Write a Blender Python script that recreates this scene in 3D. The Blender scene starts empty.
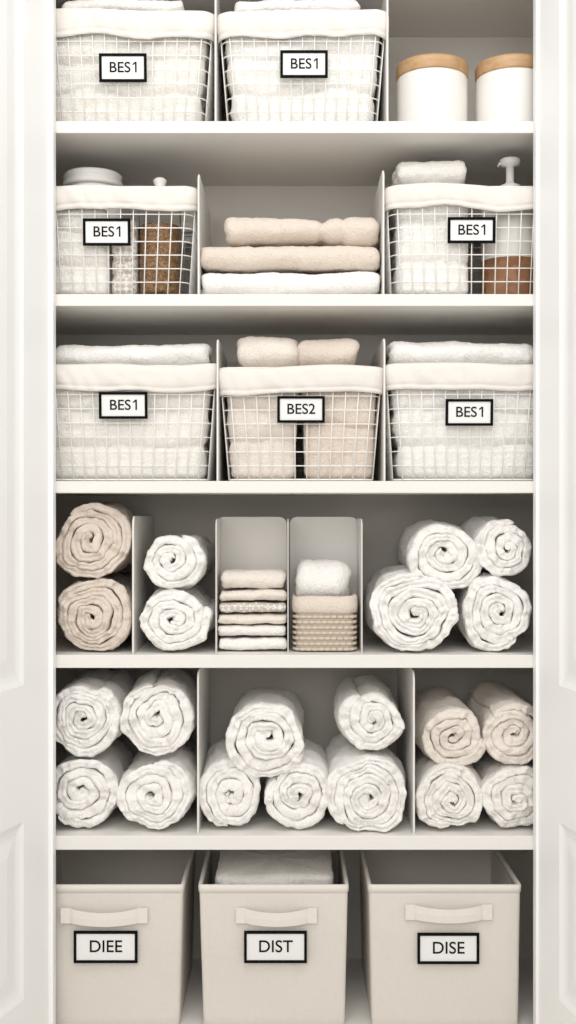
import bpy, bmesh, math, random
from mathutils import Vector, noise, Matrix
random.seed(7)
scene = bpy.context.scene
scene.view_settings.view_transform = 'Standard'
scene.view_settings.look = 'None'
COL = scene.collection
D = 2.46; F = 1173.0; ZC = 1.10
def PX(px, y=0.0): return (px-288)/F*(D+y)
def PZ(py, y=0.0): return ZC-(py-512)/F*(D+y)
def M(px): return px/477.0

# ---------------------------------------------------------------- materials
def lin(c):
    return tuple(((v/255)/12.92 if v/255 <= 0.04045 else ((v/255+0.055)/1.055)**2.4) for v in c)+(1,)
def mat_base(name, rgb, rough=0.5):
    m = bpy.data.materials.new(name); m.use_nodes = True
    nt = m.node_tree; b = nt.nodes['Principled BSDF']
    b.inputs['Base Color'].default_value = lin(rgb)
    b.inputs['Roughness'].default_value = rough
    return m, nt, b
def mat_paint(name, rgb, rough=0.5, bump=0.02, scale=60, spec=0.3):
    m, nt, b = mat_base(name, rgb, rough)
    b.inputs['Specular IOR Level'].default_value = spec
    tc = nt.nodes.new('ShaderNodeTexCoord'); n = nt.nodes.new('ShaderNodeTexNoise')
    n.inputs['Scale'].default_value = scale; n.inputs['Detail'].default_value = 4
    nt.links.new(tc.outputs['Object'], n.inputs['Vector'])
    bp = nt.nodes.new('ShaderNodeBump'); bp.inputs['Strength'].default_value = bump; bp.inputs['Distance'].default_value = 0.01
    nt.links.new(n.outputs['Fac'], bp.inputs['Height']); nt.links.new(bp.outputs['Normal'], b.inputs['Normal'])
    return m
def mat_terry(name, rgb, strength=0.7, var=0.035, s1=300, s2=110):
    m, nt, b = mat_base(name, rgb, 0.95)
    b.inputs['Specular IOR Level'].default_value = 0.1
    b.inputs['Sheen Weight'].default_value = 0.15; b.inputs['Sheen Roughness'].default_value = 0.6
    tc = nt.nodes.new('ShaderNodeTexCoord')
    n1 = nt.nodes.new('ShaderNodeTexNoise'); n1.inputs['Scale'].default_value = s1; n1.inputs['Detail'].default_value = 2
    n2 = nt.nodes.new('ShaderNodeTexNoise'); n2.inputs['Scale'].default_value = s2; n2.inputs['Detail'].default_value = 4
    for n in (n1, n2): nt.links.new(tc.outputs['Object'], n.inputs['Vector'])
    add = nt.nodes.new('ShaderNodeMath'); add.operation = 'MULTIPLY_ADD'; add.inputs[1].default_value = 1.0
    nt.links.new(n2.outputs['Fac'], add.inputs[0]); nt.links.new(n1.outputs['Fac'], add.inputs[2])
    bp = nt.nodes.new('ShaderNodeBump'); bp.inputs['Strength'].default_value = strength; bp.inputs['Distance'].default_value = 0.0035
    nt.links.new(add.outputs[0], bp.inputs['Height']); nt.links.new(bp.outputs['Normal'], b.inputs['Normal'])
    mr = nt.nodes.new('ShaderNodeMapRange'); mr.inputs['From Min'].default_value = 0.3; mr.inputs['From Max'].default_value = 0.7
    nt.links.new(n1.outputs['Fac'], mr.inputs['Value'])
    mx = nt.nodes.new('ShaderNodeMix'); mx.data_type = 'RGBA'
    c = lin(rgb); mx.inputs['A'].default_value = tuple(v*(1-var*1.8) for v in c[:3])+(1,)
    mx.inputs['B'].default_value = tuple(min(.95, v*(1+var)) for v in c[:3])+(1,)
    nt.links.new(mr.outputs[0], mx.inputs['Factor']); nt.links.new(mx.outputs['Result'], b.inputs['Base Color'])
    return m
def mat_linen(name, rgb, scale=420, strength=0.25, var=0.06):
    m, nt, b = mat_base(name, rgb, 0.9)
    b.inputs['Specular IOR Level'].default_value = 0.15
    tc = nt.nodes.new('ShaderNodeTexCoord')
    hs = []
    for sc in ((scale, scale, scale*0.08), (scale*0.08, scale*0.08, scale)):
        mp = nt.nodes.new('ShaderNodeMapping'); mp.inputs['Scale'].default_value = sc
        nt.links.new(tc.outputs['Object'], mp.inputs['Vector'])
        n = nt.nodes.new('ShaderNodeTexNoise'); n.inputs['Scale'].default_value = 1; n.inputs['Detail'].default_value = 2
        nt.links.new(mp.outputs[0], n.inputs['Vector']); hs.append(n)
    add = nt.nodes.new('ShaderNodeMath'); add.operation = 'ADD'
    nt.links.new(hs[0].outputs['Fac'], add.inputs[0]); nt.links.new(hs[1].outputs['Fac'], add.inputs[1])
    bp = nt.nodes.new('ShaderNodeBump'); bp.inputs['Strength'].default_value = strength; bp.inputs['Distance'].default_value = 0.001
    nt.links.new(add.outputs[0], bp.inputs['Height']); nt.links.new(bp.outputs['Normal'], b.inputs['Normal'])
    mr = nt.nodes.new('ShaderNodeMapRange'); mr.inputs['From Min'].default_value = 0.6; mr.inputs['From Max'].default_value = 1.4
    nt.links.new(add.outputs[0], mr.inputs['Value'])
    mx = nt.nodes.new('ShaderNodeMix'); mx.data_type = 'RGBA'; c = lin(rgb)
    mx.inputs['A'].default_value = tuple(v*(1-var) for v in c[:3])+(1,); mx.inputs['B'].default_value = tuple(min(.95, v*(1+var*.6)) for v in c[:3])+(1,)
    nt.links.new(mr.outputs[0], mx.inputs['Factor']); nt.links.new(mx.outputs['Result'], b.inputs['Base Color'])
    return m
def mat_wood(name, a, bcol):
    m, nt, b = mat_base(name, a, 0.45)
    tc = nt.nodes.new('ShaderNodeTexCoord'); mp = nt.nodes.new('ShaderNodeMapping'); mp.inputs['Scale'].default_value = (8, 90, 90)
    n = nt.nodes.new('ShaderNodeTexNoise'); n.inputs['Scale'].default_value = 1; n.inputs['Detail'].default_value = 6
    nt.links.new(tc.outputs['Object'], mp.inputs['Vector']); nt.links.new(mp.outputs[0], n.inputs['Vector'])
    r = nt.nodes.new('ShaderNodeValToRGB'); r.color_ramp.elements[0].color = lin(a); r.color_ramp.elements[1].color = lin(bcol)
    r.color_ramp.elements[0].position = .35; r.color_ramp.elements[1].position = .65
    nt.links.new(n.outputs['Fac'], r.inputs[0]); nt.links.new(r.outputs[0], b.inputs['Base Color'])
    return m
def mat_grain(name, a, bcol, scale=220):
    m, nt, b = mat_base(name, a, 0.6)
    tc = nt.nodes.new('ShaderNodeTexCoord'); v = nt.nodes.new('ShaderNodeTexVoronoi'); v.inputs['Scale'].default_value = scale
    nt.links.new(tc.outputs['Object'], v.inputs['Vector'])
    r = nt.nodes.new('ShaderNodeValToRGB'); r.color_ramp.elements[0].color = lin(a); r.color_ramp.elements[1].color = lin(bcol)
    nt.links.new(v.outputs['Color'], r.inputs[0]); nt.links.new(r.outputs[0], b.inputs['Base Color'])
    bp = nt.nodes.new('ShaderNodeBump'); bp.inputs['Strength'].default_value = .5; bp.inputs['Distance'].default_value = .003
    nt.links.new(v.outputs['Distance'], bp.inputs['Height']); nt.links.new(bp.outputs['Normal'], b.inputs['Normal'])
    return m
def mat_checks(name, a, bcol, scale=90):
    m, nt, b = mat_base(name, a, 0.95)
    tc = nt.nodes.new('ShaderNodeTexCoord'); mp = nt.nodes.new('ShaderNodeMapping'); mp.inputs['Rotation'].default_value = (0, math.radians(45), 0)
    v = nt.nodes.new('ShaderNodeTexChecker'); v.inputs['Scale'].default_value = scale
    v.inputs['Color1'].default_value = lin(a); v.inputs['Color2'].default_value = lin(bcol)
    nt.links.new(tc.outputs['Object'], mp.inputs['Vector']); nt.links.new(mp.outputs[0], v.inputs['Vector']); nt.links.new(v.outputs['Color'], b.inputs['Base Color'])
    return m
def mat_glass(name, rgb=(245, 245, 242), rough=0.05):
    m, nt, b = mat_base(name, rgb, rough)
    b.inputs['Transmission Weight'].default_value = 1.0; b.inputs['IOR'].default_value = 1.15
    return m

WALL = mat_paint('closet_wall_paint', (215, 210, 202), 0.8)
SHELF = mat_paint('shelf_white_lacquer', (231, 228, 223), 0.5)
DOORM = mat_paint('door_white_paint', (247, 247, 246), 0.45, 0.0)
FLOORM = mat_wood('floor_oak', (214, 207, 198), (224, 217, 208))
PANELM = mat_paint('divider_white', (229, 226, 221), 0.4, 0.0)
WHITE = mat_terry('terry_white', (246, 243, 239))
WHITE2 = mat_terry('terry_warm_white', (242, 238, 232))
BEIGE = mat_terry('terry_beige', (226, 213, 200))
OAT = mat_terry('terry_oat', (235, 226, 216))
LINER = mat_linen('cotton_liner', (230, 225, 218), 500, 0.15, .03)
LINEN = mat_linen('bin_linen', (220, 214, 206), 620, 0.22, .04)
LINEND = mat_linen('bin_binding', (227, 221, 213), 620, 0.2, .03)
WIRE = mat_paint('wire_white', (240, 238, 233), 0.4, 0.0)
BLACK = mat_paint('label_black', (14, 14, 14), 0.8, 0.0, spec=.1)
CARD = mat_paint('label_card', (234, 234, 232), 0.7, 0.0)
CERAM = mat_paint('ceramic_white', (232, 229, 224), 0.35, 0.0)
WOOD = mat_wood('lid_wood', (176, 138, 98), (194, 158, 118))
ROPE = mat_linen('rope_weave', (210, 197, 181), 700, 0.4)
GRAIN = mat_grain('brown_grains', (110, 74, 44), (186, 146, 104))
AMBER = mat_grain('amber_salt', (128, 88, 58), (156, 112, 80), 60)
GLASS = mat_glass('clear_glass')
FROST = mat_paint('frosted_plastic', (218, 215, 209), 0.35, 0.0)
CHECK = mat_checks('washcloth_check', (236, 232, 226), (200, 191, 180), 110)

# ---------------------------------------------------------------- label lettering (made once, before any heavy mesh)
TXT = {}
def text_mesh(text, h):
    one = text.endswith('1'); body = text[:-1] if one else text
    cu = bpy.data.curves.new('txt', 'FONT'); cu.body = body; cu.size = h*0.54; cu.align_x = 'CENTER'; cu.align_y = 'CENTER'; cu.extrude = 0.0003; cu.offset = 0.0002
    to = bpy.data.objects.new('tmp', cu); COL.objects.link(to)
    dg = bpy.context.evaluated_depsgraph_get(); me = bpy.data.meshes.new_from_object(to.evaluated_get(dg))
    bpy.data.objects.remove(to)
    if one:
        xs = [v.co.x for v in me.vertices]; ys = [v.co.y for v in me.vertices]
        xr, yt, yb = max(xs), max(ys), min(ys); hh = yt-yb; st = hh*.15; gx = xr+hh*.22; fl = hh*.24
        sh = (gx+fl+st-xr)/2
        bm = bmesh.new(); bm.from_mesh(me)
        P = [(gx+fl, yb), (gx+fl+st, yb), (gx+fl+st, yt), (gx+fl, yt), (gx, yt-hh*.20), (gx, yt-hh*.34), (gx+fl, yt-hh*.17)]
        bm.faces.new([bm.verts.new((p[0], p[1], .0003)) for p in P])
        for v in bm.verts: v.co.x -= sh
        bm.to_mesh(me); bm.free()
    me.materials.clear(); me.materials.append(BLACK)
    return me
for tx, hp in (('BES1', 27), ('BES2', 27), ('DIEE', 31.5), ('DIST', 31.5), ('DISE', 31.5)): TXT[tx] = text_mesh(tx, M(hp))

# ---------------------------------------------------------------- helpers
def mesh_obj(name, verts, faces, mat, smooth=True, parent=None, loc=(0, 0, 0)):
    me = bpy.data.meshes.new(name); me.from_pydata(verts, [], faces); me.update()
    bm = bmesh.new(); bm.from_mesh(me); bmesh.ops.recalc_face_normals(bm, faces=bm.faces); bm.to_mesh(me); bm.free()
    if smooth: me.polygons.foreach_set('use_smooth', [True]*len(me.polygons))
    mats = mat if isinstance(mat, (list, tuple)) else [mat]
    for m in mats: me.materials.append(m)
    o = bpy.data.objects.new(name, me); COL.objects.link(o); o.location = loc
    if parent: o.parent = parent
    return o
def empty(name, loc=(0, 0, 0)):
    o = bpy.data.objects.new(name, None); COL.objects.link(o); o.location = loc; o.empty_display_size = 0.05
    return o
class Geo:
    def __init__(s): s.v = []; s.f = []
    def add(s, v, f):
        n = len(s.v); s.v += v; s.f += [tuple(i+n for i in q) for q in f]
    def box(s, x0, x1, y0, y1, z0, z1):
        s.add([(x0, y0, z0), (x1, y0, z0), (x1, y1, z0), (x0, y1, z0), (x0, y0, z1), (x1, y0, z1), (x1, y1, z1), (x0, y1, z1)],
              [(0, 3, 2, 1), (4, 5, 6, 7), (0, 1, 5, 4), (1, 2, 6, 5), (2, 3, 7, 6), (3, 0, 4, 7)])
    def tube(s, pts, r, closed=False, n=6):
        V = []; Fc = []; N = len(pts); pts = [Vector(p) for p in pts]
        for i, p in enumerate(pts):
            a = pts[(i-1) % N] if (closed or i > 0) else p
            b = pts[(i+1) % N] if (closed or i < N-1) else p
            t = (b-a).normalized()
            up = Vector((0, 0, 1)) if abs(t.z) < 0.8 else Vector((0, 1, 0))
            u = t.cross(up).normalized(); w = u.cross(t)
            for k in range(n):
                an = 2*math.pi*k/n; V.append(tuple(p+u*math.cos(an)*r+w*math.sin(an)*r))
        for i in range(N if closed else N-1):
            j = (i+1) % N
            for k in range(n): Fc.append((i*n+k, i*n+(k+1) % n, j*n+(k+1) % n, j*n+k))
        if not closed:
            Fc.append(tuple(range(n))); Fc.append(tuple((N-1)*n+k for k in range(n)))
        s.add(V, Fc)
    def loft(s, rings, closed_ring=True, cap=False):
        n = len(rings[0]); V = [tuple(p) for r in rings for p in r]; Fc = []
        assert all(len(r) == n for r in rings)
        for i in range(len(rings)-1):
            for k in range(n if closed_ring else n-1):
                Fc.append((i*n+k, i*n+(k+1) % n, (i+1)*n+(k+1) % n, (i+1)*n+k))
        if cap: Fc.append(tuple(range(n))); Fc.append(tuple((len(rings)-1)*n+k for k in range(n)))
        s.add(V, Fc)
    def lathe(s, prof, n=40, c=(0, 0)):
        rings = [[(c[0]+r*math.cos(2*math.pi*k/n), c[1]+r*math.sin(2*math.pi*k/n), z) for k in range(n)] for r, z in prof]
        s.loft(rings)
    def obj(s, name, mat, smooth=True, parent=None, loc=(0, 0, 0), bevel=0):
        o = mesh_obj(name, s.v, s.f, mat, smooth, parent, loc)
        if bevel:
            m = o.modifiers.new('bevel', 'BEVEL'); m.width = bevel; m.segments = 2; m.limit_method = 'ANGLE'
        return o
def box(name, x0, x1, y0, y1, z0, z1, mat, bevel=0, parent=None):
    cx, cy, cz = (x0+x1)/2, (y0+y1)/2, (z0+z1)/2
    g = Geo(); g.box(x0-cx, x1-cx, y0-cy, y1-cy, z0-cz, z1-cz)
    return g.obj(name, mat, False, parent, (cx, cy, cz), bevel)
def rrect(w, d, r, z, n=6, off=0.0, sub=None):
    """rounded rectangle, front edge y=0 .. d, centred in x; sub=(nx,ny) fixed subdivisions of the straight sides"""
    w2 = w/2+off; y0 = -off; y1 = d+off; r = max(r+off, 0.002); P = []
    nx, ny = sub if sub else (1, 1)
    C = []
    for cx, cy, a0 in ((w2-r, y0+r, -90), (w2-r, y1-r, 0), (-w2+r, y1-r, 90), (-w2+r, y0+r, 180)):
        C.append([(cx+r*math.cos(math.radians(a0+90*k/n)), cy+r*math.sin(math.radians(a0+90*k/n)), z) for k in range(n+1)])
    for i in range(4):
        P += C[i]; a = Vector(C[i][-1]); b = Vector(C[(i+1) % 4][0]); m = (ny, nx, ny, nx)[i]
        for k in range(1, m): P.append(tuple(a.lerp(b, k/m)))
    return P
def nz(p, s, seed):
    return noise.noise_vector(Vector(p)*s+Vector((seed*3.17, seed*1.31, seed*2.7)))

def strip_geo(path, t, w0, w1, axis, seed=0, wseg=10, notch=0.0, amp=0.004, amps=12, amp2=0.0012, edge=0.003, post=None, endtaper=5, mid=0.0, fuzz=0.001):
    """thick soft sheet following a 2D path, extruded along the third axis with rounded edges"""
    N = len(path); V = []; n = 0
    for i, (a, b) in enumerate(path):
        p0 = path[max(0, i-1)]; p1 = path[min(N-1, i+1)]
        ta, tb = p1[0]-p0[0], p1[1]-p0[1]; L = math.hypot(ta, tb) or 1
        na, nb = -tb/L, ta/L
        e = min(i, N-1-i); k = 1 if e >= endtaper else math.sqrt(max(0.02, 1-(1-e/endtaper)**2))
        h = t/2*k
        e0 = edge*(1.3*noise.noise(Vector((a*22, b*22, seed*5.1+0.3)))+1.0*noise.noise(Vector((a*70, b*70, seed*5.1+4.3))))
        e1 = edge*noise.noise(Vector((a*25, b*25, seed*5.1+9.3)))*1.6
        lo, hi = w0+e0, w1+e1; r = t/2*0.95
        nv = notch*(0.6+0.9*noise.noise(Vector((i*0.04, seed*3.3, 1.7))))
        sec = []
        for j in range(wseg+1): sec.append((h, lo+r+(hi-lo-2*r)*(j/wseg)**1.4))
        for j in range(1, 5):
            an = math.pi/2*(1-2*j/5); sec.append((h*math.sin(an), hi-r+r*math.cos(an)))
        for j in range(wseg, -1, -1): sec.append((-h, lo+r+(hi-lo-2*r)*(j/wseg)**1.4))
        for j in range(1, 10):
            an = math.pi/2*(1-2*j/10); d = r*math.cos(an)**0.8
            if j == 5: d -= max(0, nv)*r*1.0
            if j in (4, 6): d -= max(0, nv)*r*0.25
            sec.append((-h*math.sin(an), lo+r-d))
        n = len(sec)
        for (nn, w) in sec:
            A = a+na*nn; B = b+nb*nn
            V.append((A, w, B) if axis == 'y' else (w, A, B))
    Fc = []
    for i in range(N-1):
        for k in range(n): Fc.append((i*n+k, i*n+(k+1) % n, (i+1)*n+(k+1) % n, (i+1)*n+k))
    Fc.append(tuple(range(n))); Fc.append(tuple((N-1)*n+k for k in range(n)))
    out = []
    for p in V:
        p = Vector(p)
        if post: p = post(p)
        q = p+nz(p, amps, seed)*amp+nz(p, 70, seed+3)*amp2
        if mid: q += nz(p, 32, seed+6)*mid
        if fuzz: q += nz(p, 190, seed+8)*fuzz
        out.append(tuple(q))
    return out, Fc

def rolled_towel(cx, cy, rx, ry, mat, y=0.03, L=0.30, turns=4, seed=0, flip=False, rest=None, notch=0.6, rot=None):
    X = PX(cx, y); Z = PZ(cy, y); RX = rx*1.06/F*(D+y); RZ = ry*1.04/F*(D+y); R = (RX+RZ)/2
    pitch = R/(turns+0.50)
    t = pitch*1.0; r0 = pitch*0.20
    tot = (R-t/2-r0)/pitch; a0 = rot if rot is not None else random.uniform(0, 6.28)
    path = []; th = 0.0; ths = []
    # keep the step along the cloth roughly constant (about 3.5 mm)
    while th < 2*math.pi*tot:
        ths.append(th); r = r0+pitch*th/(2*math.pi); th += min(0.16, 0.0035/max(r, 0.008))
    ths.append(2*math.pi*tot)
    for th in ths:
        r = r0+pitch*th/(2*math.pi)
        an = a0+(th if not flip else -th)
        r += pitch*0.20*noise.noise(Vector((th*1.3, seed*7.7, 0)))
        left = tot-th/(2*math.pi)
        if left < 0.12: r -= pitch*0.45*(1-left/0.12)
        path.append((r*math.cos(an), r*math.sin(an)))
    def post(p):
        x = p.x*RX/R; z = p.z*RZ/R
        f = max(0, (abs(z)/RZ-0.80))
        z *= (1-0.25*f) if z < 0 else (1-0.10*f)
        rr = math.hypot(p.x, p.z)/R
        return Vector((x, p.y+0.010*rr**3-0.006, z))
    v, f = strip_geo(path, t, 0, L, 'y', seed, 16, notch, 0.011, 10, 0.0026, 0.008, post, 8, 0.0046, 0.0014)
    o = mesh_obj('rolled_towel', v, f, mat, True, None, (X, y, Z))
    zmin = min(p[2] for p in v)
    if rest is not None: o.location.z = rest-zmin+0.0005
    return o

def ufold(d, h, gap=1.0, arcn=12):
    t = h/2; P = []
    n = 20
    for i in range(n): P.append((h*.5+(d-h*0.5)*(1-i/n)**1.4, t/2))
    for k in range(arcn+1):
        a = -math.pi/2-math.pi*k/arcn; P.append((h*0.5+t/2*math.cos(a)*1.0, t+t/2*math.sin(a)))
    for i in range(1, n+1): P.append((h*0.5+(d-h*0.5)*(i/n)**1.4, 3*t/2))
    return P, t*gap
def folded_geo(w, d, h, seed, amp=0.004, post=None, amps=10, amp2=0.0016):
    P, t = ufold(d, h)
    P = [(a-(h*0.5-t), b) for a, b in P]
    wseg = max(12, int(w/0.004))
    return strip_geo(P, t, -w/2, w/2, 'x', seed, wseg, 0, amp, amps, amp2, 0.005, post, 3, 0.0025, 0.0012)
def folded_towel(name, x0, x1, y, z0, h, d, mat, seed, amp=0.004, post=None, amps=10, parent=None):
    v, f = folded_geo(x1-x0, d, h, seed, amp, post, amps)
    zmin = min(p[2] for p in v)
    v = [(a, b, c-zmin) for a, b, c in v]
    zmax = max(p[2] for p in v); v = [(a, b, c*h/zmax) for a, b, c in v]
    return mesh_obj(name, v, f, mat, True, parent, ((x0+x1)/2, y, z0+0.0005))

def soft_stack(name, b0, b1, t0, t1, y, z0, z1, d, layers, mat, seed, ins=0.02, wav=0.013, crease=0.014):
    """a pile of soft folded towels pressed together: tapered block, wavy creases between the layers, domed top"""
    H = z1-z0; cx = (t0+t1)/2; nzr = 64; nx, ny = 84, 16
    hs = [1+0.35*noise.noise(Vector((i*1.7, seed*2.3, 0))) for i in range(layers)]
    tot = sum(hs); bnd = [sum(hs[:i+1])/tot for i in range(layers-1)]
    rings = []
    def pt(base, k, off, zz):
        Q = []
        for p in base:
            x, yy = p[0], p[1]
            dmin = 1.0
            for bi, bb in enumerate(bnd):
                bw = bb*H+wav*(1.4*noise.noise(Vector((x*7+seed*2, yy*7, bi*3.3)))+.4*noise.noise(Vector((x*22+seed*2, yy*22, bi*3.3))))
                dmin = min(dmin, abs(k*H-bw))
            dep = crease*math.exp(-(dmin/0.007)**1.0)
            c = Vector((0, d/2)); v2 = Vector((x, yy))-c; v2.normalize()
            u = x*10+zz*16*math.sin(seed)+1.5*noise.noise(Vector((x*8, zz*8, seed)))
            dr = 0.010*(abs(noise.noise(Vector((u, zz*10, seed*1.3))))-.25)
            nn = 0.004*noise.noise(Vector((x*14, yy*14, zz*20+seed)))+0.0020*noise.noise(Vector((x*45, yy*45, zz*55+seed)))-dr
            nn += 0.0014*noise.noise(Vector((x*190, yy*190, zz*190)))
            o = -dep+nn
            lift = 0.005*noise.noise(Vector((x*9, yy*9, seed*1.9)))*k
            if yy < 0.03: Q.append((x, yy-o, zz+lift))
            else: Q.append((x+v2.x*o, yy+v2.y*o, zz+lift))
        return Q
    for i in range(nzr+1):
        k = i/nzr; zz = H*k
        w = (b1-b0)+((t1-t0)-(b1-b0))*k; mx = (b0+b1)/2+((t0+t1)/2-(b0+b1)/2)*k-cx; iy = ins*(1-k)
        rr = 0.015; e = 0
        edge = min(k, 1-k)*H
        if edge < rr: e = -(rr-math.sqrt(max(0, rr*rr-(rr-edge)**2)))
        R = [(p[0]+mx, p[1]+iy, p[2]) for p in rrect(w, d-2*iy, 0.024, zz, 6, e, (nx, ny))]
        rings.append(pt(R, k, e, zz))
    def shrink(ring, s, dz):
        return [(p[0]*s, d/2+(p[1]-d/2)*s, p[2]+dz) for p in ring]
    top = [shrink(rings[-1], s, 0.004*(1-s)) for s in (.9, .7, .4, .1)]
    bot = [shrink(rings[0], s, 0) for s in (.1, .5)]
    g = Geo(); g.loft(bot+rings+top, True, True)
    return g.obj(name, mat, True, None, (cx, y, z0))

def label(parent, x, y, z, w, h, text, tilt=0.0):
    e = empty('label_holder', (x, y, z)); e.parent = parent; e.rotation_euler = (tilt, 0, 0)
    g = Geo(); b = M(2.7)
    g.box(-w/2, w/2, -0.004, 0, h/2-b, h/2); g.box(-w/2, w/2, -0.004, 0, -h/2, -h/2+b)
    g.box(-w/2, -w/2+b, -0.004, 0, -h/2+b, h/2-b); g.box(w/2-b, w/2, -0.004, 0, -h/2+b, h/2-b)
    g.obj('label_frame', BLACK, False, e)
    g = Geo(); g.box(-w/2+b, w/2-b, -0.002, 0, -h/2+b, h/2-b); g.obj('label_card', CARD, False, e)
    t = bpy.data.objects.new('label_text', TXT[text]); COL.objects.link(t); t.parent = e
    t.rotation_euler = (math.pi/2, 0, 0); t.location = (0, -0.0025, 0)

def wire_basket(x0, x1, inset, y, z0, h, d, lab=None, seed=0, band=0.055):
    W = x1-x0; cx = (x0+x1)/2
    e = empty('wire_basket', (cx, y, z0))
    g = Geo(); r = 0.0013
    def ring(z, off=0.0, sub=None):
        k = 1-z/h; k = max(0, k); ins = inset*k
        P = rrect(W-2*ins, d-2*ins, 0.024, z, 6, off, sub)
        return [(p[0], p[1]+ins, p[2]) for p in P]
    nr = max(6, round(h/0.0300))
    for i in range(nr+1):
        z = 0.003+(h-0.003)*i/nr
        g.tube(ring(z), r*(1.6 if i in (0, nr) else 1), True, 6)
    nv = int(W/0.029); nd = int(d/0.029)
    def vert(fx, side):
        pts = []
        for z in (0.003, h*0.5, h):
            ins = inset*(1-z/h); w = W-2*ins; dd = d-2*ins
            if side == 'f': pts.append((fx*(w/2-0.018), ins-r, z))
            if side == 'b': pts.append((fx*(w/2-0.018), ins+dd+r, z))
            if side == 'l': pts.append((-w/2-r, ins+dd/2+fx*(dd/2-0.018), z))
            if side == 'r': pts.append((w/2+r, ins+dd/2+fx*(dd/2-0.018), z))
        g.tube(pts, r, False, 6)
    for i in range(nv+1):
        fx = -1+2*i/nv; vert(fx, 'f'); vert(fx, 'b')
        g.tube([(fx*(W/2-inset-0.018), inset, 0.003), (fx*(W/2-inset-0.018), d-inset, 0.003)], r, False, 5)
    for i in range(nd+1):
        fx = -1+2*i/nd; vert(fx, 'l'); vert(fx, 'r')
    g.obj('wire_frame', WIRE, True, e)
    prof = [(0.0055, -band), (0.008, -band+0.002), (0.0085, -band+0.008), (0.0068, -band+0.0095), (0.0085, -band+0.012), (0.010, -band*0.65), (0.010, -band*0.45), (0.010, -band*0.3), (0.009, -0.006), (0.006, 0.002), (0.001, 0.005), (-0.004, 0.003), (-0.006, -0.01), (-0.006, -0.02), (-0.004, -0.02), (-0.002, -0.005), (0.003, -0.003), (0.005, -0.01), (0.0045, -band)]
    rings = []
    for off, dz in prof:
        R = ring(h+dz, off, (60, 40)); Q = []
        for p in R:
            hem = 0.008*noise.noise(Vector((p[0]*11+seed, p[1]*11, 0)))*(-dz/band if dz < 0 else 0)
            sag = 0.010*noise.noise(Vector((p[0]*6, p[1]*6, seed*2.2)))
            puff = 0.008*noise.noise(Vector((p[0]*30+seed+dz*14, p[1]*26, dz*16)))*(1 if off > 0.005 else 0)
            fy = -1 if p[1] < 0.05 else 0
            Q.append((p[0], p[1]+fy*abs(puff), p[2]+hem+sag))
        rings.append(Q)
    g = Geo(); g.loft(rings); g.obj('cloth_liner', LINER, True, e)
    if lab:
        lx, lz, text, w, hh = lab
        yy = inset*(1-(lz-z0)/h)-0.009
        label(e, lx-cx, yy, lz-z0, w, hh, text, math.atan2(inset, h))
    return e

# ---------------------------------------------------------------- room shell
XL, XR = PX(56, -0.001), PX(533, -0.001)
IL, IR = -0.580, 0.608
BK = 0.40; TOP = 2.45
box('wall_back', IL-0.02, IR+0.02, BK, BK+0.02, -0.02, 2.62, WALL)
box('wall_left', IL-0.02, IL, 0, BK, 0, 2.62, WALL)
box('wall_right', IR, IR+0.02, 0, BK, 0, 2.62, WALL)
box('ceiling', IL-0.02, IR+0.02, 0, BK+0.02, 2.62, 2.64, WALL)
box('floor', -2.2, 2.2, -3.6, BK, -0.03, 0.0, FLOORM)
box('trim_1', XL-0.10, XL, -0.03, -0.001, 0, TOP+0.1, DOORM, 0.002)
box('trim_2', XR, XR+0.10, -0.03, -0.001, 0, TOP+0.1, DOORM, 0.002)
box('trim_3', XL, XR, -0.03, -0.001, TOP, TOP+0.1, DOORM, 0.002)
box('wall_front_left', -2.2, XL-0.10, -0.02, 0.0, 0, 2.7, DOORM)
box('wall_front_right', XR+0.10, 2.2, -0.02, 0.0, 0, 2.7, DOORM)
box('wall_front_top', XL-0.10, XR+0.10, -0.02, 0.0, TOP+0.1, 2.7, DOORM)
S = {}
for i, (a, b) in enumerate([(-52, -40), (121, 133), (294, 306), (481, 493), (655, 668), (836, 850)]):
    S[i] = PZ(a)
    box('shelf', IL, IR, 0.0, BK, PZ(b), PZ(a), SHELF, 0.0015)
box('closet_base_board', IL, IR, 0.0, BK, 0.0, 0.012, SHELF, 0.001)
FL = 0.012

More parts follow.
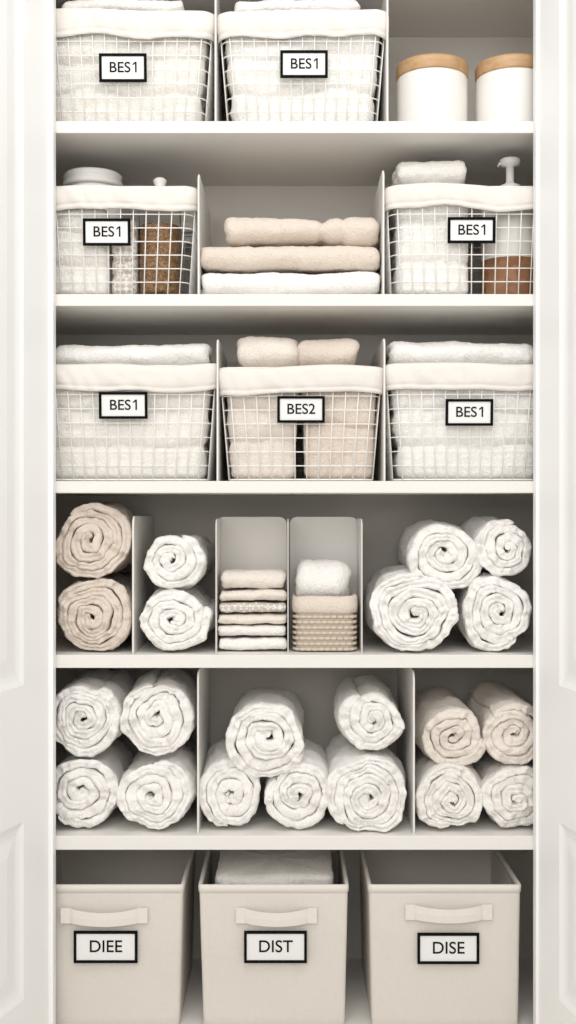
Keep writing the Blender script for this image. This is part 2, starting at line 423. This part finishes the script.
def door(name, hx, hy, side, ang):
    Wd, Hd, T = 0.50, TOP-0.02, 0.035
    g = Geo()
    panels = [(0.10, Wd-0.10, 0.12, 0.475), (0.10, Wd-0.10, 0.745, Hd-0.12)]
    us = [0, 0.10, Wd-0.10, Wd]; vs = [0, 0.12, 0.475, 0.745, Hd-0.12, Hd]
    for i in range(3):
        for j in range(5):
            if i == 1 and j in (1, 3): continue
            g.add([(us[i], 0, vs[j]), (us[i+1], 0, vs[j]), (us[i+1], 0, vs[j+1]), (us[i], 0, vs[j+1])], [(0, 1, 2, 3)])
    for (a, b, c, d) in panels:
        rings = []
        for o, dep in ((0, 0), (0.012, 0.004), (0.022, 0.0055), (0.030, 0.0055), (0.060, 0.002), (0.061, 0.002)):
            rings.append([(a+o, dep, c+o), (b-o, dep, c+o), (b-o, dep, d-o), (a+o, dep, d-o)])
        g.loft(rings); g.add(rings[-1], [(0, 1, 2, 3)])
    g.add([(0, 0, 0), (Wd, 0, 0), (Wd, T, 0), (0, T, 0), (0, 0, Hd), (Wd, 0, Hd), (Wd, T, Hd), (0, T, Hd)],
          [(0, 3, 2, 1), (4, 5, 6, 7), (1, 2, 6, 5), (2, 3, 7, 6), (3, 0, 4, 7)])
    s, c = math.sin(ang), math.cos(ang)
    u = Vector((side*s, -c, 0)); n = Vector((side*c, s, 0))
    V = [tuple(u*p[0]+n*p[1]+Vector((0, 0, p[2]))) for p in g.v]
    o = mesh_obj(name, V, g.f, DOORM, False, None, (hx, hy, 0.01))
    bm = bmesh.new(); bm.from_mesh(o.data); bmesh.ops.remove_doubles(bm, verts=bm.verts, dist=0.0001); bmesh.ops.recalc_face_normals(bm, faces=bm.faces); bm.to_mesh(o.data); bm.free()
door('door_1', XL-0.010, -0.031, -1, math.radians(17))
door('door_2', XR+0.006, -0.031, 1, math.radians(11))

# ---------------------------------------------------------------- dividers
def divider(px, y0, ztop_px, zbase, d=0.36, th=0.004, name='shelf_divider'):
    x = PX(px, y0); h = PZ(ztop_px, y0)-zbase-0.001
    r = 0.02; P = [(0, 0), (d, 0), (d, h)]
    for k in range(7):
        a = math.pi/2+math.pi/2*k/6; P.append((r+r*math.cos(a), h-r+r*math.sin(a)))
    g = Geo()
    g.loft([[(-th/2, p[0], p[1]) for p in P], [(th/2, p[0], p[1]) for p in P]], True, True)
    return g.obj(name, PANELM, False, None, (x, y0, zbase+0.0005), 0.0008)
divider(215.5, 0.02, -20, S[1]); divider(387.5, 0.02, -20, S[1])
divider(198.5, 0.015, 172, S[2]); divider(383.5, 0.015, 168, S[2])
divider(217.5, 0.02, 338, S[3]); divider(384.5, 0.02, 337, S[3])
divider(133, 0.02, 516, S[4])
divider(198, 0.015, 672, S[5]); divider(414, 0.015, 672, S[5])

# ---------------------------------------------------------------- baskets + contents
def px_basket(l, r, ins, top, shelf, lab, seed, y=0.025, d=0.32, band=0.052):
    yb = y; z0 = S[shelf]+0.001
    hh = PZ(top, yb)-z0
    a, b, c, dd, txt = lab
    L = (PX((a+b)/2, yb), PZ((c+dd)/2, yb), txt, M(b-a), M(dd-c))
    return wire_basket(PX(l, yb), PX(r, yb), M(ins), yb, z0, hh, d, L, seed, band)
px_basket(33, 212, 9, 13, 1, (99, 147, 54, 82, 'BES1'), 1)
px_basket(219, 386, 9, 13, 1, (280, 328, 51, 78, 'BES1'), 2)
px_basket(20, 195, 8, 187, 2, (83, 131, 219, 246, 'BES1'), 3, band=0.046)
px_basket(388, 556, 5, 187, 2, (447, 495, 218, 244, 'BES1'), 4, band=0.046)
px_basket(32, 215, 9, 366, 3, (99, 148, 392, 419, 'BES1'), 5)
px_basket(220, 382, 9, 368, 3, (277, 325, 396, 423, 'BES2'), 6)
px_basket(387, 553, 8, 366, 3, (445, 493, 399, 426, 'BES1'), 7)

def fill(name, l, r, top, shelf, layers, mat, seed, ins=9, y=0.036, d=0.28, **k):
    soft_stack(name, PX(l+ins, y), PX(r-ins, y), PX(l, y), PX(r, y), y, S[shelf]+0.006, PZ(top, y), d, layers, mat, seed, M(9), **k)
fill('folded_towel_stack', 38, 208, 20, 1, 3, WHITE2, 11)
fill('folded_towel_stack', 223, 382, 20, 1, 3, WHITE, 17)
fill('folded_towel_stack', 37, 211, 372, 3, 3, WHITE2, 23)
fill('folded_towel_stack', 391, 549, 372, 3, 3, WHITE, 29)
fill('folded_towel_stack', 225, 300, 372, 3, 3, OAT, 31, ins=5)
fill('folded_towel_stack', 301, 378, 372, 3, 2, BEIGE, 37, ins=5)
def top_towel(l, r, t, b, mat, seed, y=0.05, d=0.24, amp=.010):
    zb = PZ(b, y); folded_towel('folded_towel', PX(l, y), PX(r, y), y, zb, PZ(t, y)-zb, d, mat, seed, amp)
top_towel(60, 182, -6, 17, WHITE2, 101); top_towel(236, 360, -4, 17, WHITE, 102)
top_towel(52, 207, 340, 370, WHITE, 103); top_towel(391, 536, 337, 370, WHITE, 104)
top_towel(237, 299, 334, 370, OAT, 105); top_towel(299, 358, 336, 370, BEIGE, 106)

def jar_ceramic(cx, y, top, r):
    R = r/F*(D+y); z0 = S[2]+0.007; h = PZ(top, y-R)-z0; e = empty('ceramic_jar', (PX(cx, y), y, z0))
    g = Geo(); b = h-0.035
    g.lathe([(0, 0), (R*.9, 0), (R*.97, .006), (R, .02), (R, b-.02), (R*.96, b-.008), (R*.9, b), (0, b)]); g.obj('body', CERAM, True, e)
    g = Geo(); g.lathe([(0, b), (R*1.0, b+.001), (R*1.03, b+.004), (R*1.03, b+.012), (R*.97, b+.014), (R*.97, b+.018), (R*1.0, b+.021), (R*1.0, b+.028), (R*.93, b+.032), (0, h)])
    g.obj('lid', CERAM, True, e)
jar_ceramic(93, 0.145, 165, 29)
def glass_jar(cx, y, top, r, fillpx, fmat):
    R = M(r); z0 = S[2]+0.007; h = PZ(top, y-.01)-z0; e = empty('glass_jar', (PX(cx, y), y, z0))
    b = h-0.05
    g = Geo(); g.lathe([(0, 0), (R*.92, 0), (R, .008), (R, b-.02), (R*.92, b-.005), (R*.92, b), (R*.87, b), (R*.87, b-.008), (R*.95, b-.022), (R*.95, .01), (R*.9, .005), (0, .005)]); g.obj('glass', GLASS, True, e)
    fh = M(fillpx)
    g = Geo(); g.lathe([(0, .006), (R*.9, .006), (R*.94, .012), (R*.94, fh-.004), (R*.9, fh), (0, fh+.004)]); g.obj('contents', fmat, True, e)
    g = Geo(); g.lathe([(0, b+.001), (R, b+.001), (R*1.02, b+.005), (R*1.02, b+.016), (R*.9, b+.02), (R*.3, b+.024), (R*.2, b+.03), (R*.3, h-.01), (R*.32, h-.005), (R*.2, h), (0, h)]); g.obj('lid', CERAM, True, e)
glass_jar(160, 0.09, 177, 22, 74, GRAIN)
def block(name, l, r, top, shelf, layers, mat, seed, y, d, wav=.012):
    soft_stack(name, PX(l, y), PX(r, y), PX(l, y), PX(r, y), y, S[shelf]+0.007, PZ(top, y), d, layers, mat, seed, 0.002, wav)
block('folded_napkin', 110, 136, 216, 2, 4, CHECK, 5.5, 0.047, 0.10)
block('folded_napkin', 46, 108, 208, 2, 3, WHITE2, 6.5, 0.042, 0.035)
block('folded_towel_stack', 397, 470, 187, 2, 3, WHITE, 8.8, 0.040, 0.24)
top_towel(398, 468, 156, 185, WHITE2, 6.6, 0.06, 0.18, .006)
def pump_bottle(cx, y, r):
    z0 = S[2]+0.007; e = empty('pump_bottle', (PX(cx, y), y, z0)); R = M(r); H = PZ(198, y)-z0; a = PZ(256, y-R)-z0
    g = Geo(); g.lathe([(0, 0), (R*.95, 0), (R, .006), (R, a), (R*.99, a)]); g.obj('liquid', AMBER, True, e)
    g = Geo(); g.lathe([(R*.995, a), (R, a+.002), (R, H-.02), (R*.85, H-.006), (R*.35, H), (R*.32, H+.012), (0, H+.012)]); g.obj('bottle', FROST, True, e)
    T = PZ(159, y)-z0
    g = Geo(); g.lathe([(0, H+.01), (R*.36, H+.01), (R*.36, H+.026), (R*.2, H+.03), (R*.14, H+.034), (R*.14, T-.018), (R*.33, T-.015), (R*.36, T-.003), (R*.3, T), (0, T)])
    g.tube([(0, 0, T-.008), (-.014, 0, T-.008), (-.024, -.002, T-.011), (-.026, -.002, T-.018)], .0035)
    g.obj('pump', CERAM, True, e)
pump_bottle(510, 0.11, 30)

# row 2 middle stack
z = S[2]; y = 0.03
folded_towel('folded_towel', PX(200, y), PX(381, y), y, z, M(28), 0.28, WHITE, 31, 0.006)
folded_towel('folded_towel', PX(200, y), PX(380, y), y, z+M(27.5), M(27), 0.28, BEIGE, 33, 0.006)
pinch = PX(322, y)-PX(303, y)
def pin(p):
    k = math.exp(-((p.x-pinch)/0.009)**2)+.8*math.exp(-((p.x-pinch-.045)/0.006)**2); z = p.z
    lift = 1+0.14*max(0, math.tanh((p.x-pinch)/0.02))
    return Vector((p.x, p.y+0.004*k, 0.03+(z-0.03)*lift*(1-0.18*k)))
folded_towel('folded_towel', PX(228, y), PX(379, y), y+0.01, z+M(54), M(33), 0.22, BEIGE, 35, 0.009, pin)

# ---------------------------------------------------------------- canisters
def canister(cx, y, r, top):
    z0 = S[1]; R = r/F*(D+y)*.975; e = empty('ceramic_canister', (PX(cx, y), y, z0)); H = PZ(top, y-R)-z0; b = H-M(14)
    g = Geo(); g.lathe([(0, .0005), (R*.93, .0005), (R*.98, .004), (R, .012), (R, b-.004), (R*.98, b), (0, b)], 56); g.obj('body', CERAM, True, e)
    g = Geo(); g.lathe([(0, b+.0005), (R*1.0, b+.0005), (R*1.02, b+.003), (R*1.02, H-.005), (R*.99, H), (0, H)], 56); g.obj('wooden_lid', WOOD, True, e)
canister(432, 0.10, 36, 53); canister(511, 0.10, 36, 53)

# ---------------------------------------------------------------- rolled towels
R4, R5 = S[4], S[5]
RT = rolled_towel
RT(91, 619, 40, 38, BEIGE, seed=1, rest=R4, notch=.9, turns=4.3); RT(90, 542, 40, 39, BEIGE, seed=2, y=0.035, notch=.9, turns=4.4)
RT(174, 621, 38, 34, WHITE, seed=3, rest=R4, turns=3.6, y=.025); RT(171, 561, 33, 31, WHITE, seed=4, turns=3.3, y=.03)
RT(417, 613, 46, 43, WHITE, seed=5, rest=R4, turns=4.5, notch=.9, y=.02, flip=True); RT(446, 555, 38, 37, WHITE, seed=6, y=0.045, turns=3.9)
RT(499, 615, 37, 40, WHITE, seed=7, rest=R4, y=.03, turns=4.0, notch=.8); RT(506, 548, 32, 31, WHITE, seed=8, y=0.04, turns=3.5, flip=True)
RT(79, 798, 39, 37, WHITE, seed=9, rest=R5, turns=3.6, flip=True); RT(153, 798, 40, 37, WHITE, seed=10, rest=R5, turns=4.0, y=.025)
RT(81, 720, 40, 40, WHITE, seed=11, turns=4.3, notch=.9); RT(158, 719, 38, 40, WHITE, seed=12, turns=4.0, y=.025, flip=True)
RT(231, 797, 33, 38, WHITE, seed=13, rest=R5, turns=3.5, y=.035); RT(299, 797, 35, 38, WHITE, seed=14, rest=R5, turns=3.6, y=.035, flip=True)
RT(267, 740, 43, 40, WHITE, seed=15, turns=4.0, y=.02)
RT(369, 793, 42, 42, WHITE, seed=16, rest=R5, turns=4.6, y=.02, notch=.9); RT(374, 722, 34, 34, WHITE, seed=17, turns=3.5, y=.035, flip=True)
RT(452, 800, 36, 36, WHITE2, seed=18, rest=R5, turns=4.0, y=.025); RT(453, 736, 35, 35, OAT, seed=19, turns=3.6, y=.035)
RT(516, 801, 35, 35, WHITE2, seed=20, rest=R5, turns=3.6, y=.03, flip=True); RT(513, 735, 34, 34, OAT, seed=21, turns=3.6, y=.035)

# ---------------------------------------------------------------- row 4 organiser
e = empty('desk_organizer', (0, 0, R4))
def rplate(x0, x1, yy, h, r=0.018):
    P = [(x0, 0), (x1, 0)]
    for k in range(7):
        a = math.pi/2*k/6; P.append((x1-r+r*math.cos(a), h-r+r*math.sin(a)))
    for k in range(7):
        a = math.pi/2+math.pi/2*k/6; P.append((x0+r+r*math.cos(a), h-r+r*math.sin(a)))
    g = Geo(); g.loft([[(p[0], yy, p[1]) for p in P], [(p[0], yy+.004, p[1]) for p in P]], True, True); return g
yb = 0.20; hb = PZ(517, yb)-R4
for a, b in ((216, 287), (289.5, 358)):
    rplate(PX(a, yb), PX(b, yb), yb, hb).obj('back_plate', PANELM, False, e, (0, 0, 0.0005), 0.001)
for p in (216, 288, 362):
    g = Geo(); x = PX(p, .03)
    P = [(0.03, 0), (yb-.001, 0), (yb-.001, hb-0.004)]
    for k in range(7):
        a = math.pi/2+math.pi/2*k/6; P.append((0.03+.02+.02*math.cos(a), hb-.024+.02*math.sin(a)))
    g.loft([[(x-.001, q[0], q[1]) for q in P], [(x+.001, q[0], q[1]) for q in P]], True, True)
    g.obj('side_plate', PANELM, False, e, (0, 0, 0.0005))
z = R4+0.001; y = 0.05
for (a, b, hp, m, s) in ((219, 286, 14, WHITE, 1), (219, 286, 13, WHITE2, 2), (220, 286, 12, OAT, 3), (220, 286, 12, CHECK, 4)):
    folded_towel('folded_washcloth', PX(a, y), PX(b, y), y, z, M(hp), 0.13, m, 50+s, 0.003); z += M(hp-.1)
folded_towel('folded_washcloth', PX(221, y), PX(286, y), y, z, M(13), 0.13, OAT, 55, 0.004); z += M(12.5)
folded_towel('folded_washcloth', PX(223, y), PX(285, y), y, z, M(20), 0.12, OAT, 63, 0.006)
# small woven basket
yw = 0.05; wz = R4+0.001; Ww = M(62); e = empty('woven_basket', (PX(325, yw), yw, wz))
g = Geo(); rows = 8; hr = M(41); hw = M(57)
for i in range(rows):
    zz = 0.005+(hr-0.005)*i/(rows-1); base = rrect(Ww, 0.12, 0.022, zz, 6, 0, (8, 7))
    N = len(base); fine = []
    peri = sum((Vector(base[(k+1) % N])-Vector(base[k])).length for k in range(N)); cyc = round(peri/0.0135); acc = 0
    for k in range(N):
        a = Vector(base[k]); b = Vector(base[(k+1) % N]); Lk = (b-a).length; m = max(1, round(Lk/0.0025))
        for q in range(m): fine.append((a.lerp(b, q/m), acc+Lk*q/m))
        acc += Lk
    c = Vector((0, 0.06, zz)); Q = []
    for p, s in fine:
        o = 0.0024*math.sin(2*math.pi*cyc*s/peri+(math.pi if i % 2 else 0)); dr = (p-c).normalized(); Q.append(tuple(p+dr*o))
    g.tube(Q, 0.0058*.62, True, 7)
g.loft([rrect(Ww, 0.12, .022, 0.002, 6, -.002), rrect(Ww, 0.12, .022, hr, 6, -.002)])
g.add(rrect(Ww, 0.12, .022, 0.002, 6, -.002), [tuple(range(28))])
g.obj('weave', ROPE, True, e)
g = Geo(); g.loft([[(p[0], p[1], p[2]+0.003*noise.noise(Vector(p)*30)) for p in rrect(Ww, 0.12, .022, zz, 6, o, (20, 14))] for o, zz in ((.002, hr-.004), (.0055, hr-.001), (.0065, hr+.012), (.005, hw-.002), (0, hw), (-.004, hw-.004), (-.005, hr))])
g.obj('fabric_rim', BEIGE, True, e)
folded_towel('folded_washcloth', PX(297, .065), PX(350, .065), 0.062, wz+hr+.004, M(50), 0.09, WHITE, 71, 0.009)

# ---------------------------------------------------------------- bins
def bin_(l, r, lb, rb, top, lab, hand, seed, d=0.34, y=0.012):
    z0 = FL+0.001; x0, x1 = PX(l, y), PX(r, y); b0, b1 = PX(lb, y), PX(rb, y); h = PZ(top, y)-z0
    e = empty('fabric_storage_bin', ((x0+x1)/2, y, z0)); cx = (x0+x1)/2
    W = x1-x0; Wb = b1-b0; g = Geo()
    def ring(z, off):
        k = z/h; w = Wb+(W-Wb)*k; ins = (W-w)/2
        P = rrect(w, d-2*ins, 0.008, z, 3, off, (16, 16)); s = ((b0+b1)/2-cx)*(1-k)
        bow = math.sin(math.pi*min(1, max(0, k)))
        return [(p[0]+s, p[1]+ins+0.006*noise.noise(Vector((p[0]*7, p[1]*3, z*6+seed)))*bow, p[2]) for p in P]
    t = .004
    zs = [0, .003]+[h*i/14 for i in range(1, 15)]
    rings = [ring(zz, -.002 if zz == 0 else 0) for zz in zs]+[ring(zz, -t) for zz in reversed(zs[1:])]
    g.loft(rings); g.add(rings[0], [tuple(range(len(rings[0])))]); g.add(rings[-1], [tuple(range(len(rings[-1])))])
    g.obj('bin_body', LINEN, True, e)
    g = Geo(); prof = [(.0, h-.014), (.0018, h-.0135), (.0022, h-.004), (.0015, h+.0015), (-.002, h+.003), (-.0055, h+.0015), (-.006, h-.013), (-.0045, h-.0135)]
    g.loft([ring(zz, o) for o, zz in prof]); g.obj('rim_binding', LINEND, True, e)
    a, b, c, dd = hand; X0, X1 = PX(a, y)-cx, PX(b, y)-cx; zc = PZ((c+dd)/2, y)-z0; hh = M(14)
    n = 30; rings = []
    for i in range(n+1):
        u = i/n; x = X0+(X1-X0)*u; bul = max(0, math.sin(math.pi*(u-.10)/.80)) if .10 < u < .90 else 0
        yy = -0.0035-0.012*bul**0.7; zz = zc+M(1.0)-M(2.5)*bul**.8; hx = hh/2*(1.05-.08*bul)
        rings.append([(x, yy-.0015, zz-hx), (x, yy-.0025, zz), (x, yy-.0015, zz+hx), (x, yy+.0012, zz+hx), (x, yy+.0012, zz-hx)])
    g = Geo(); g.loft(rings, True, True)
    for xx in (X0+.008, X1-.008):
        g.box(xx-.010, xx+.010, -.0066, -.001, zc+M(1)-hh*.54, zc+M(1)+hh*.54)
    g.obj('handle_strap', LINEND, False, e, (0, 0, 0), 0.0006)
    a, b, c, dd, txt = lab
    zl = PZ((c+dd)/2, y)-z0
    label(e, PX((a+b)/2, y)-cx, -0.003, zl, M(b-a), M(dd-c), txt)
    return e
bin_(28, 183, 32, 179, 886, (74, 138, 930, 962, 'DIEE'), (62, 147, 906, 926), 1)
bin_(199, 348, 203, 345, 886, (244, 307, 930, 962, 'DIST'), (237, 316, 906, 926), 2)
bin_(369, 521, 372, 519, 886, (417, 479, 932, 963, 'DISE'), (406, 491, 903, 922), 3)
z = FL+0.006
soft_stack('folded_towel_stack', PX(214, .05), PX(332, .05), PX(214, .05), PX(334, .05), 0.06, z, 0.318, 0.25, 5, WHITE2, 80)

# ---------------------------------------------------------------- lights
w = bpy.data.worlds.new('world'); scene.world = w; w.use_nodes = True
bg = w.node_tree.nodes['Background']; bg.inputs[0].default_value = (1.0, 0.99, 0.972, 1); bg.inputs[1].default_value = 0.74
def area(name, loc, target, sx, sy, power, col=(1, 0.985, 0.965)):
    l = bpy.data.lights.new(name, 'AREA'); l.shape = 'RECTANGLE'; l.size = sx; l.size_y = sy; l.energy = power; l.color = col
    o = bpy.data.objects.new(name, l); COL.objects.link(o); o.location = loc
    o.rotation_euler = (Vector(target)-Vector(loc)).to_track_quat('-Z', 'Y').to_euler()
area('window_light', (-0.5, -3.4, 2.2), (0, 0, 1.0), 2.4, 1.8, 44)
area('overhead_area', (0.1, -1.5, 3.2), (0, 0.2, 1.2), 1.4, 1.0, 20)  # broad area light overhead, in front of the closet, aimed at the shelves

cam = bpy.data.cameras.new('camera'); co = bpy.data.objects.new('camera', cam); COL.objects.link(co)
co.location = (0, -D, ZC); co.rotation_euler = (math.pi/2, 0, 0)
cam.sensor_fit = 'VERTICAL'; cam.sensor_height = 24; cam.lens = 24*F/1024
scene.camera = co
